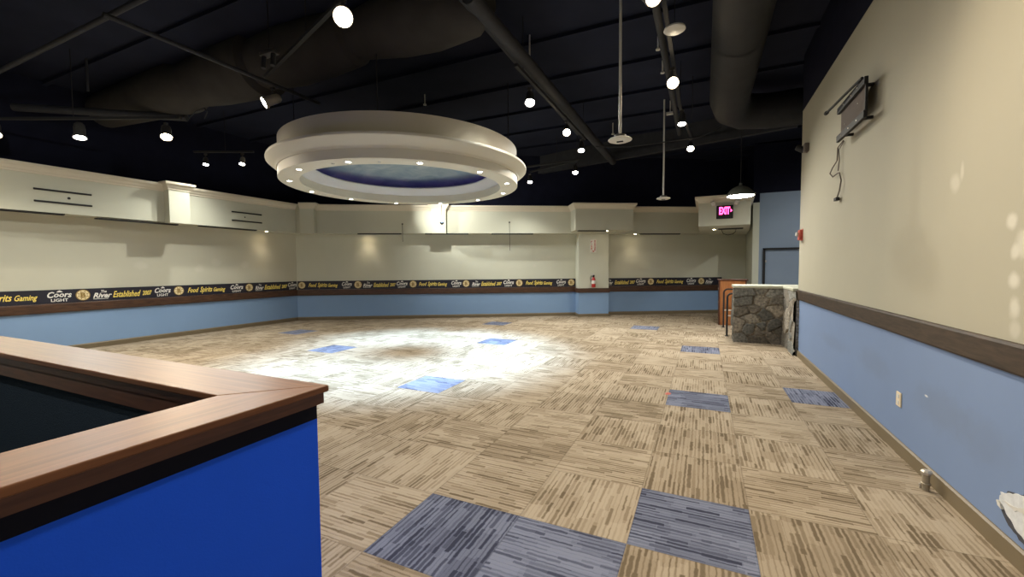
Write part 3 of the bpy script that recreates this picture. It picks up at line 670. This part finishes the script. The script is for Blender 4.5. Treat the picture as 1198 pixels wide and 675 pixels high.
# ---- exit sign with emergency heads
yx=15.15
t=thing('exit_sign',(1.27,yx,4.27),'lit red exit sign with two emergency lamp heads on the soffit block','exit sign')
mb=MB(); mb.bevbox((.99,yx-.11,4.27),(1.58,yx,4.78),.015); mb.build('housing',M['blackmetal'],t)
mb=MB(); mb.x=Matrix.Translation((0,yx-.125,0)); put_text(mb,'EXIT',1.09,1.47,4.43,4.72,0,.03,.95)
mb.add([(1.49,0,4.64),(1.545,0,4.575),(1.49,0,4.51)],[(0,1,2)]); mb.build('lit_letters',M['exit'],t)
for sx in (-1,1):
    cx=1.28+sx*.42
    mb=MB(); mb.tube([(1.28+sx*.28,yx-.05,4.74),(cx-sx*.04,yx-.07,4.84)],.02,8)
    mb.x=Matrix.Translation((cx,yx-.12,4.88))@Matrix.Rotation(sx*.35,4,'Y')@Matrix.Rotation(.3,4,'X'); mb.bevbox((-.075,-.08,-.09),(.075,.06,.09),.02)
    mb.build('lamp_head',M['whiteplastic'],t,smooth=True)
mb=MB(); mb.tube([(1.25,17.2,4.0),(1.32,17.2,3.83),(1.5,17.2,3.76),(1.7,17.2,3.80),(1.8,17.2,3.9),(1.82,17.2,4.0)],.012,8); tag(mb.build('sagging_cable',M['blackmetal'],smooth=True),'short sagging cable under the exit block','cable')
# ---- dome pendant
c=(1.62,12.05,4.66)
t=thing('dome_pendant',c,'dark dome pendant lamp with bright opening, hanging in front of the exit block','pendant lamp')
mb=MB(); mb.lathe([(.40,0),(.41,.02),(.385,.09),(.33,.18),(.24,.26),(.12,.32),(.05,.34),(.045,.42),(.0005,.42)],c,36); mb.lathe([(.40,0),(.375,.085),(.32,.17),(.23,.25),(.10,.31),(.0005,.32)],c,36)
mb.build('shade',M['shade'],t,smooth=True,fixn=False)
mb=MB(); mb.lathe([(.0005,-.03),(.2,-.025),(.33,-.01),(.385,.01),(.37,.04),(.0005,.04)],c,30); mb.build('diffuser',M['lamp_w'],t,smooth=True)
mb=MB(); mb.tube([(c[0],c[1],c[2]+.4),(c[0],c[1],DECK)],.014,8); mb.build('cord',M['blackmetal'],t)
spot((c[0],c[1],c[2]-.08),(c[0],c[1],0),70,165,.6,NEUT,.15)
# ---- extinguisher and its sign on the column
fc=frame(*W(0,COLO),ux,uy)
t=thing('fire_extinguisher',(*W(13.96,COLO+.12),1.52),'red fire extinguisher hanging on the white column','fire extinguisher')
mb=MB(); mb.x=fc@Matrix.Translation((13.96,-.11,0)); mb.lathe([(.0005,1.42),(.085,1.43),(.095,1.46),(.095,1.78),(.08,1.85),(.035,1.90),(.03,1.93),(.0005,1.93)],(0,0,0),22); mb.build('cylinder',M['red'],t,smooth=True)
mb=MB(); mb.x=fc@Matrix.Translation((13.96,-.11,0)); mb.lathe([(.0965,1.60),(.098,1.60),(.098,1.76),(.0965,1.76)],(0,0,0),22,True); mb.build('paper_label',M['white'],t,smooth=True)
mb=MB(); mb.x=fc@Matrix.Translation((13.96,-.11,0)); mb.bevbox((-.04,-.03,1.92),(.04,.03,2.0),.01); mb.bevbox((-.02,-.12,1.98),(.02,.05,2.02),.006); mb.tube([(-.03,0,1.96),(-.12,-.01,1.98),(-.15,-.01,1.88),(-.13,-.02,1.7)],.016,8); mb.build('valve_and_hose',M['blackmetal'],t,smooth=True)
mb=MB(); mb.x=fc@Matrix.Translation((13.96,0,0)); mb.bevbox((-.05,-.02,1.95),(.05,0,2.1),.006); mb.box((-.06,-.12,1.86),(.06,0,1.88)); mb.build('wall_hook',M['whiteplastic'],t)
t=thing('extinguisher_sign',(*W(13.97,COLO),3.1),'narrow white sign with vertical red lettering on the white column','sign')
mb=MB(); mb.x=fc; mb.box((13.83,-.012,3.10),(14.12,0,3.72)); mb.build('plate',M['white'],t)
mb=MB(); mb.x=fc@Matrix.Translation((0,-.016,0))
def vtext(word,x0,x1,z1,z0):
    h=(z1-z0)/len(word)
    for i,ch in enumerate(word):
        w=(x1-x0)*(.3 if ch=='I' else 1); cx=(x0+x1)/2
        put_text(mb,ch,cx-w/2,cx+w/2,z1-(i+1)*h+h*.12,z1-i*h-h*.05,0,.03)
vtext('FIRE',13.86,13.93,3.66,3.24); vtext('EXTINGUISHER',14.02,14.09,3.70,3.20)
mb.add([(13.90,0,3.19),(14.05,0,3.19),(13.975,0,3.12)],[(0,1,2)])
mb.build('red_lettering',M['red'],t)

# ------------------------------------------------------------------ right wall items
X=XR
t=thing('tv_wall_mount',(X,5.3,4.55),'empty black and grey television bracket high on right wall','tv bracket')
def prl(mb,pts,x0,x1):   # slab from (y,z) outline
    n=len(pts); mb.add([(x0,y,z) for y,z in pts]+[(x1,y,z) for y,z in pts],[tuple(range(n)),tuple(range(n,2*n))[::-1]]+[(i,(i+1)%n,n+(i+1)%n,n+i) for i in range(n)])
D_=.15
mb=MB(); prl(mb,[(4.36,4.70),(5.62,4.70),(5.62,5.08),(4.36,5.08)],X-D_+.02,X-D_+.035); mb.build('back_plate',M['plate'],t)
for z,nm in ((5.085,'top_rail'),(4.60,'bottom_rail')):
    mb=MB(); mb.bevbox((X-D_-.03,4.28,z-.055),(X-D_+.02,5.68,z+.055),.008); mb.box((X-D_,4.5,z-.02),(X,4.56,z+.02)); mb.box((X-D_,5.4,z-.02),(X,5.46,z+.02))
    mb.build(nm,M['blackmetal'],t)
mb=MB(); mb.box((X-D_-.01,4.29,4.6),(X-D_+.02,4.325,5.08)); mb.build('side_bar',M['blackmetal'],t)
for y,z in ((4.6,5.085),(4.9,5.085),(5.3,5.085),(4.6,4.6),(5.0,4.6),(5.4,4.6),(4.75,4.9),(5.4,4.78)):
    mb=MB(); mb.x=Matrix.Translation((X-D_-.03 if not 4.7<z<5 else X-D_+.02,y,z))@Matrix.Rotation(pi/2,4,'Y'); mb.lathe([(.0005,-.008),(.010,-.006),(.013,.004)],(0,0,0),10); mb.build('screw',M['steel'],t,smooth=True)
mb=MB(); mb.tube([(X-D_-.04,4.35,5.14),(X-.24,5.0,5.14),(X-.30,5.80,5.13)],.02,8); mb.tube([(X-.30,5.79,5.13),(X-.305,5.85,5.13)],.034,8); mb.build('tilt_arm',M['blackmetal'],t,smooth=True)
# cables under it
mb=MB()
mb.tube([(X-.03,5.87,4.62),(X-.05,6.12,4.56),(X-.05,6.14,4.33),(X-.04,6.5,4.26),(X-.05,6.62,4.18),(X-.05,6.42,4.08),(X-.04,6.15,4.09),(X-.04,6.02,4.08),(X-.05,5.85,3.91),(X-.04,5.98,3.75),(X-.05,6.09,3.62)],.011,6)
mb.tube([(X-.03,5.84,4.60),(X-.05,6.05,4.50),(X-.05,6.0,4.30),(X-.05,6.06,4.12)],.009,6)
w=mb.build('hanging_cable',M['plate'],smooth=True); tag(w,'thin looping cable dangling from the television bracket on right wall','cable')
mb=MB(); mb.bevbox((X-.08,6.02,3.58),(X-.02,6.18,3.64),.008); mb.build('plug',M['blackmetal'],w)
# camera
t=thing('wall_sensor',(X,9.0,5.27),'small pale box with dark snout high at far end of right wall','motion sensor')
mb=MB(); mb.bevbox((X-.10,8.78,5.15),(X,8.98,5.36),.02); mb.build('housing',M['plate'],t)
mb=MB(); mb.x=Matrix.Translation((X-.1,9.0,5.25))@Matrix.Rotation(R_(-60),4,'Y'); mb.lathe([(.0005,.16),(.06,.15),(.075,.10),(.075,-.05),(.0005,-.05)],(0,0,0),16); mb.build('snout',M['blackmetal'],t,smooth=True)
# fire alarm
t=thing('fire_alarm',(X,9.35,3.15),'small red fire alarm on far end of right wall','fire alarm')
mb=MB(); mb.bevbox((X-.015,9.23,3.02),(X,9.48,3.32),.004); mb.build('mounting_plate',M['redp'],t)
mb=MB(); mb.bevbox((X-.08,9.25,3.04),(X-.01,9.46,3.30),.015); mb.build('body',M['redp'],t)
mb=MB(); mb.bevbox((X-.14,9.30,3.14),(X-.08,9.41,3.24),.02); mb.build('strobe',M['whiteplastic'],t)
# outlet
t=thing('wall_outlet',(X,3.23,.59),'almond outlet plate low on the blue right wall','outlet')
mb=MB(); mb.bevbox((X-.015,3.165,.585),(X,3.30,.765),.005); mb.build('cover_plate',M['almond'],t)
for z in (.635,.715): mb=MB(); mb.bevbox((X-.02,3.20,z-.025),(X-.012,3.265,z+.025),.004); mb.build('socket',M['whiteplastic'],t)
# pipe stub by the baseboard
c=(X-.12,2.16,0)
t=thing('pipe_stub',c,'short worn metal pipe stub standing on carpet by right baseboard','pipe stub')
mb=MB(); mb.tube([(c[0],c[1],0),(c[0],c[1],.17)],.033,14); mb.lathe([(.034,.055),(.042,.06),(.042,.075),(.034,.08)],c,14,True); mb.build('pipe',M['worn'],t,smooth=True)
mb=MB(); mb.lathe([(.0005,.17),(.042,.17),(.048,.185),(.048,.20),(.03,.215),(.0005,.218)],c,8); mb.build('cap_nut',M['steel'],t)
mb=MB(); mb.tube([(c[0]-.035,c[1]+.03,0),(c[0]-.035,c[1]+.03,.05)],.012,8); mb.build('screw_stud',M['steel'],t,smooth=True)
# torn plaster patch
def jag(pts,k,seed):
    r=random.Random(seed); out=[]
    n=len(pts)
    for i in range(n):
        a=Vector(pts[i]); b=Vector(pts[(i+1)%n])
        for j in range(4): p_=a.lerp(b,j/4); out.append((p_.x+r.uniform(-k,k),p_.y+r.uniform(-k,k)))
    return out
t=thing('torn_wallboard',(X,1.0,.2),'ragged torn white wallboard scrap low on right wall at the photo edge','torn plaster')
mb=MB(); prl(mb,jag([(1.20,.36),(1.19,.47),(1.08,.54),(.85,.64),(.60,.66),(.60,.10),(.80,.18),(.95,.22),(1.08,.27)],.012,2),X-.012,X); mb.build('dark_tear',M['torn'],t)
mb=MB(); prl(mb,jag([(1.19,.42),(1.175,.49),(1.05,.545),(.85,.62),(.60,.65),(.60,.18),(.80,.24),(.95,.285),(1.08,.34)],.008,5),X-.022,X-.010); mb.build('plaster_face',M['plaster'],t)
mb=MB(); prl(mb,jag([(1.20,.37),(1.21,.41),(1.17,.40),(1.15,.36)],.004,8),X-.03,X-.01); prl(mb,jag([(1.15,.44),(1.0,.46),(.85,.52),(.6,.54),(.6,.50),(.85,.48),(1.0,.43)],.006,9),X-.026,X-.020); mb.build('paper_flap',M['whiteplastic'],t)

# red scrap on the carpet
mb=MB(); mb.add([(-.05,4.60,.002),(.03,4.62,.004),(.05,4.68,.018),(.0,4.74,.012),(-.06,4.70,.004),(-.02,4.66,.03)],[(0,1,5),(1,2,5),(2,3,5),(3,4,5),(4,0,5),(4,3,2,1,0)])
tag(mb.build('crumpled_scrap',M['redp']),'tiny red crumpled scrap at corner of a blue carpet square','scrap')

# ------------------------------------------------------------------ half wall, bottom left
HX,HY=-1.25,-1.96; ZT=1.75; CW=.36; i_=.045
t=thing('half_wall',(HX-.1,HY-.1,0),'vivid blue half wall with red-brown varnished wood cap turning a corner','half wall')
ex,ey=-10.5,-7.5   # how far the arms run
def L_shape(o_out,o_in,z0,z1,m,name,bev=False,par=t,m2=None):
    """L outline: outer edge inset o_out from the cap edge, inner edge at CW - o_in"""
    a=o_out; b=CW-o_in
    mb=MB()
    mb.cur=0; mb.prism([(HX-a,ey),(HX-a,HY-a),(HX-b,HY-b),(HX-b,ey)],z0,z1)
    mb.cur=1 if m2 else 0; mb.prism([(HX-a,HY-a),(ex,HY-a),(ex,HY-b),(HX-b,HY-b)],z0,z1)
    return mb.build(name,[m]+([m2] if m2 else []),par)
cp=L_shape(0,0,1.715,ZT,M['cap_y'],'wood_cap',m2=M['cap'])
bv=cp.modifiers.new('b','BEVEL'); bv.width=.004; bv.segments=2; bv.limit_method='ANGLE'
L_shape(.02,.02,1.655,1.715,M['cap_dark'],'moulding')
L_shape(i_,.04,1.575,1.655,M['black'],'black_band')
# body: blue outside, dark inside lining
mb=MB(); a=i_; b=CW-.06
mb.prism([(HX-a,ey),(HX-a,HY-a),(ex,HY-a),(ex,HY-b),(HX-b,HY-b),(HX-b,ey)],0,1.575); mb.build('wall_body',M['blue_vivid'],t)
mb=MB(); b=CW-.06; c_=CW-.04
mb.prism([(HX-b,ey),(HX-b,HY-b),(HX-c_,HY-c_),(HX-c_,ey)],0,1.62); mb.prism([(HX-b,HY-b),(ex,HY-b),(ex,HY-c_),(HX-c_,HY-c_)],0,1.62); mb.build('dark_lining',M['pitblack'],t)
mb=MB(); mb.prism([(HX-c_,ey),(HX-c_,HY-c_),(ex,HY-c_),(ex,ey)],.001,.02); struct('floor_pit',mb,M['pitblack'])
mb=MB(); mb.prism([(HX-c_-.005,HY-c_-.005),(ex,HY-c_-.005),(ex,HY-c_-.02),(HX-c_-.005,HY-c_-.02)],1.57,1.66); mb.build('inner_fascia',M['cap_dark'],t)

# ------------------------------------------------------------------ stone counter
def stone_face(mb, org, ax, width, height, outn, n_st, seed, step=.02, amp=.075):
    """displaced stone veneer in the plane org + u*ax + z; returns vertex tints"""
    r=random.Random(seed); pts=[]; k=0
    nx_=max(1,int(round(math.sqrt(n_st*width/height)*.85))); nz=max(1,int(round(n_st/nx_)))
    for i in range(nx_):
        for j in range(nz): pts.append(((i+.5+r.uniform(-.42,.42)+(.3 if j%2 else -.1))*width/nx_, (j+.5+r.uniform(-.4,.4))*height/nz, r.uniform(.2,1), r.uniform(-.6,.6), r.uniform(-.6,.6), r.random()))
    nu=int(width/step); nv=int(height/step); vs=[]; tint=[]
    for b_ in range(nv+1):
        for a_ in range(nu+1):
            u=a_*width/nu; v=b_*height/nv
            uu=u+.03*sin(v*9+seed)+.02*sin(u*17+v*5); vv=v+.03*sin(u*8+seed*2)+.02*sin(v*19-u*7)
            ds=sorted(((uu-p[0])**2*.8+(vv-p[1])**2*1.5,i) for i,p in enumerate(pts))[:2]
            d1=math.sqrt(ds[0][0]); d2=math.sqrt(ds[1][0]) if len(ds)>1 else 9; p=pts[ds[0][1]]
            e=min(1,(d2-d1)/.07)
            h=(amp*(.35+.65*p[2])+(p[3]*(uu-p[0])+p[4]*(vv-p[1]))*.12)*(e*(2-e))
            h=max(.0,h)+r.uniform(-.002,.002)
            vs.append((org[0]+ax[0]*u+outn[0]*h, org[1]+ax[1]*u+outn[1]*h, org[2]+v))
            g=.09+.17*p[5]; w=(1+.07*sin(p[5]*40))
            cst=(g*1.06*w,g*.97,g*.80/w)
            if e<.35: cst=(.20,.165,.12)
            tint.append(cst)
    fs=[(b_*(nu+1)+a_, b_*(nu+1)+a_+1,(b_+1)*(nu+1)+a_+1,(b_+1)*(nu+1)+a_) for b_ in range(nv) for a_ in range(nu)]
    mb.add(vs,fs); return tint
SX0,SX1,SY=1.49,2.80,11.3; SH=1.70
t=thing('stone_counter',(2.2,11.4,0),'grey-brown rubble stone counter with pale worktop by end of right wall','counter')
def stone_obj(name, faces, par):
    mb=MB(); tt=[]
    for f in faces: tt+=stone_face(mb,*f)
    o=mb.build(name,M['stone'],par,smooth=False,fixn=False)
    ca=o.data.color_attributes.new('stone_tint','FLOAT_COLOR','POINT')
    for i,c_ in enumerate(tt): ca.data[i].color=(*c_,1)
    for p_ in o.data.polygons: p_.use_smooth=True
    return o
stone_obj('front_stonework',[((SX0-.05,SY,0),(1,0),SX1-SX0+.1,SH,(0,-1),20,4)],t)
stone_obj('side_stonework',[((SX0,SY+.9,0),(0,-1),.9,SH,(-1,0),12,9)],t)
stone_obj('return_stonework',[((SX1,SY,0),(0,-1),SY-YR+.12,SH,(-1,0),14,12),((SX1-.01,YR-.12,0),(1,0),.06,SH,(0,-1),8,15)],t)
mb=MB(); mb.box((SX0+.01,SY+.02,0),(3.3,SY+.9,SH)); mb.box((SX1+.01,YR+.02,0),(3.2,SY+.05,SH)); mb.build('core',M['base'],t)
mb=MB(); mb.bevbox((SX0-.07,SY-.08,SH),(3.35,SY+.98,SH+.085),.02); mb.bevbox((SX1-.07,YR+.02,SH+.001),(3.3,SY,SH+.084),.02); mb.build('worktop',M['counter'],t)

# ------------------------------------------------------------------ host stand
hx0,hx1,hy0,hy1,hz=1.13,2.12,15.4,16.1,1.82
t=thing('host_stand',((hx0+hx1)/2,15.7,0),'orange-brown wooden host stand behind the stone counter','host stand')
mb=MB(); mb.bevbox((hx0+.05,hy0,.05),(hx1-.05,hy0+.04,hz),.006); mb.build('front_panel',M['orange_wood'],t)
mb=MB(); mb.bevbox((hx0,hy0-.01,0),(hx0+.05,hy1,hz),.008); mb.build('side_panel',M['cap_dark'],t)
mb=MB(); mb.bevbox((hx1-.05,hy0-.01,0),(hx1,hy1,hz),.008); mb.build('side_panel',M['cap_dark'],t)
mb=MB(); mb.bevbox((hx0-.05,hy0-.06,hz),(hx1+.05,hy1+.04,hz+.05),.015); mb.build('top',M['cap_dark'],t)
mb=MB(); mb.box((hx0+.05,hy0+.3,.5),(hx1-.05,hy1,.54)); mb.box((hx0+.05,hy0+.3,1.1),(hx1-.05,hy1,1.14)); mb.box((hx0+.05,hy0+.02,.0),(hx1-.05,hy0+.05,.06)); mb.build('shelf',M['orange_wood'],t)
for z in (.9,1.45): mb=MB(); mb.bevbox((hx0-.02,hy0+.1,z),(hx0+.005,hy0+.2,z+.06),.008); mb.build('hinge',M['steel'],t)
# handrails
def loop(y,ztop,zmid,label,x0=1.31,x1=3.1):
    t=thing('handrail',(x0,y,0),label,'handrail','black looped handrails behind the stone counter')
    r=.14; pts=[(x0,y,0),(x0,y,ztop-r)]+[(x0+r-r*cos(a),y,ztop-r+r*sin(a)) for a in (R_(22),R_(45),R_(68),R_(90))]
    pts+=[(x1-r,y,ztop)]+[(x1-r+r*sin(a),y,ztop-r+r*cos(a)) for a in (R_(22),R_(45),R_(68),R_(90))]+[(x1,y,0)]
    mb=MB(); mb.tube(pts,.032,10); mb.build('bent_tube',M['blackmetal'],t,smooth=True)
    mb=MB(); mb.tube([(x0,y,zmid),(x1,y,zmid)],.022,8); mb.build('cross_bar',M['steel'],t,smooth=True)
    for x in (x0,x1): mb=MB(); mb.lathe([(.032,.0),(.07,.0),(.07,.015),(.032,.02)],(x,y,0),14,True); mb.build('floor_flange',M['blackmetal'],t,smooth=True)
loop(12.45,1.46,.70,'nearer black looped handrail beside stone counter')
loop(14.7,1.50,.68,'farther black looped handrail before the wooden host stand',1.29)
# ---- black frame on the blue-grey wall
t=thing('door_frame',(3.6,17.95,0),'thin black frame standing out on blue-grey wall beyond the counter','door frame'); t['kind']='thing'
y=17.93
mb=MB(); mb.box((2.93,y-.04,0),(3.02,y+.05,3.18)); mb.build('post',M['blackmetal'],t)
mb=MB(); mb.box((5.3,y-.04,0),(5.39,y+.05,3.18)); mb.build('post',M['blackmetal'],t)
mb=MB(); mb.box((2.93,y-.04,3.10),(5.39,y+.05,3.18)); mb.build('head_bar',M['blackmetal'],t)
mb=MB(); mb.box((3.02,y-.08,2.55),(3.06,y+.03,2.65)); mb.box((3.02,y-.08,1.2),(3.06,y+.03,1.3)); mb.build('hinge',M['steel'],t)

# ------------------------------------------------------------------ world, camera, view
w=bpy.data.worlds.new('world'); scn.world=w; w.use_nodes=True
w.node_tree.nodes['Background'].inputs[0].default_value=(.05,.06,.09,1); w.node_tree.nodes['Background'].inputs[1].default_value=.3
cam=bpy.data.cameras.new('camera'); co=bpy.data.objects.new('camera',cam); col.objects.link(co); scn.camera=co
cam.sensor_width=36; cam.lens=36*490.2022/1198; cam.clip_start=.05; cam.clip_end=200
Rv=Vector((0.90921723,0.41625797,-0.00730269)); Uv=Vector((-0.013353,0.04668946,0.9988202)); Fv=Vector((-0.41610783,0.90804702,-0.04800915))
mw=Matrix((( Rv.x,Uv.x,-Fv.x,0.57368387*T),(Rv.y,Uv.y,-Fv.y,-3.57197107*T),(Rv.z,Uv.z,-Fv.z,2.36765126*T),(0,0,0,1)))
co.matrix_world=mw
vs_=scn.view_settings; vs_.view_transform='Standard'; vs_.look='None'; vs_.gamma=1; vs_.use_curve_mapping=False; vs_.exposure=1.52
scn.cycles.use_denoising=True; scn.cycles.max_bounces=8; scn.cycles.diffuse_bounces=5; scn.cycles.sample_clamp_indirect=6
for o in scn.objects:
    if '_o' in o: del o['_o']
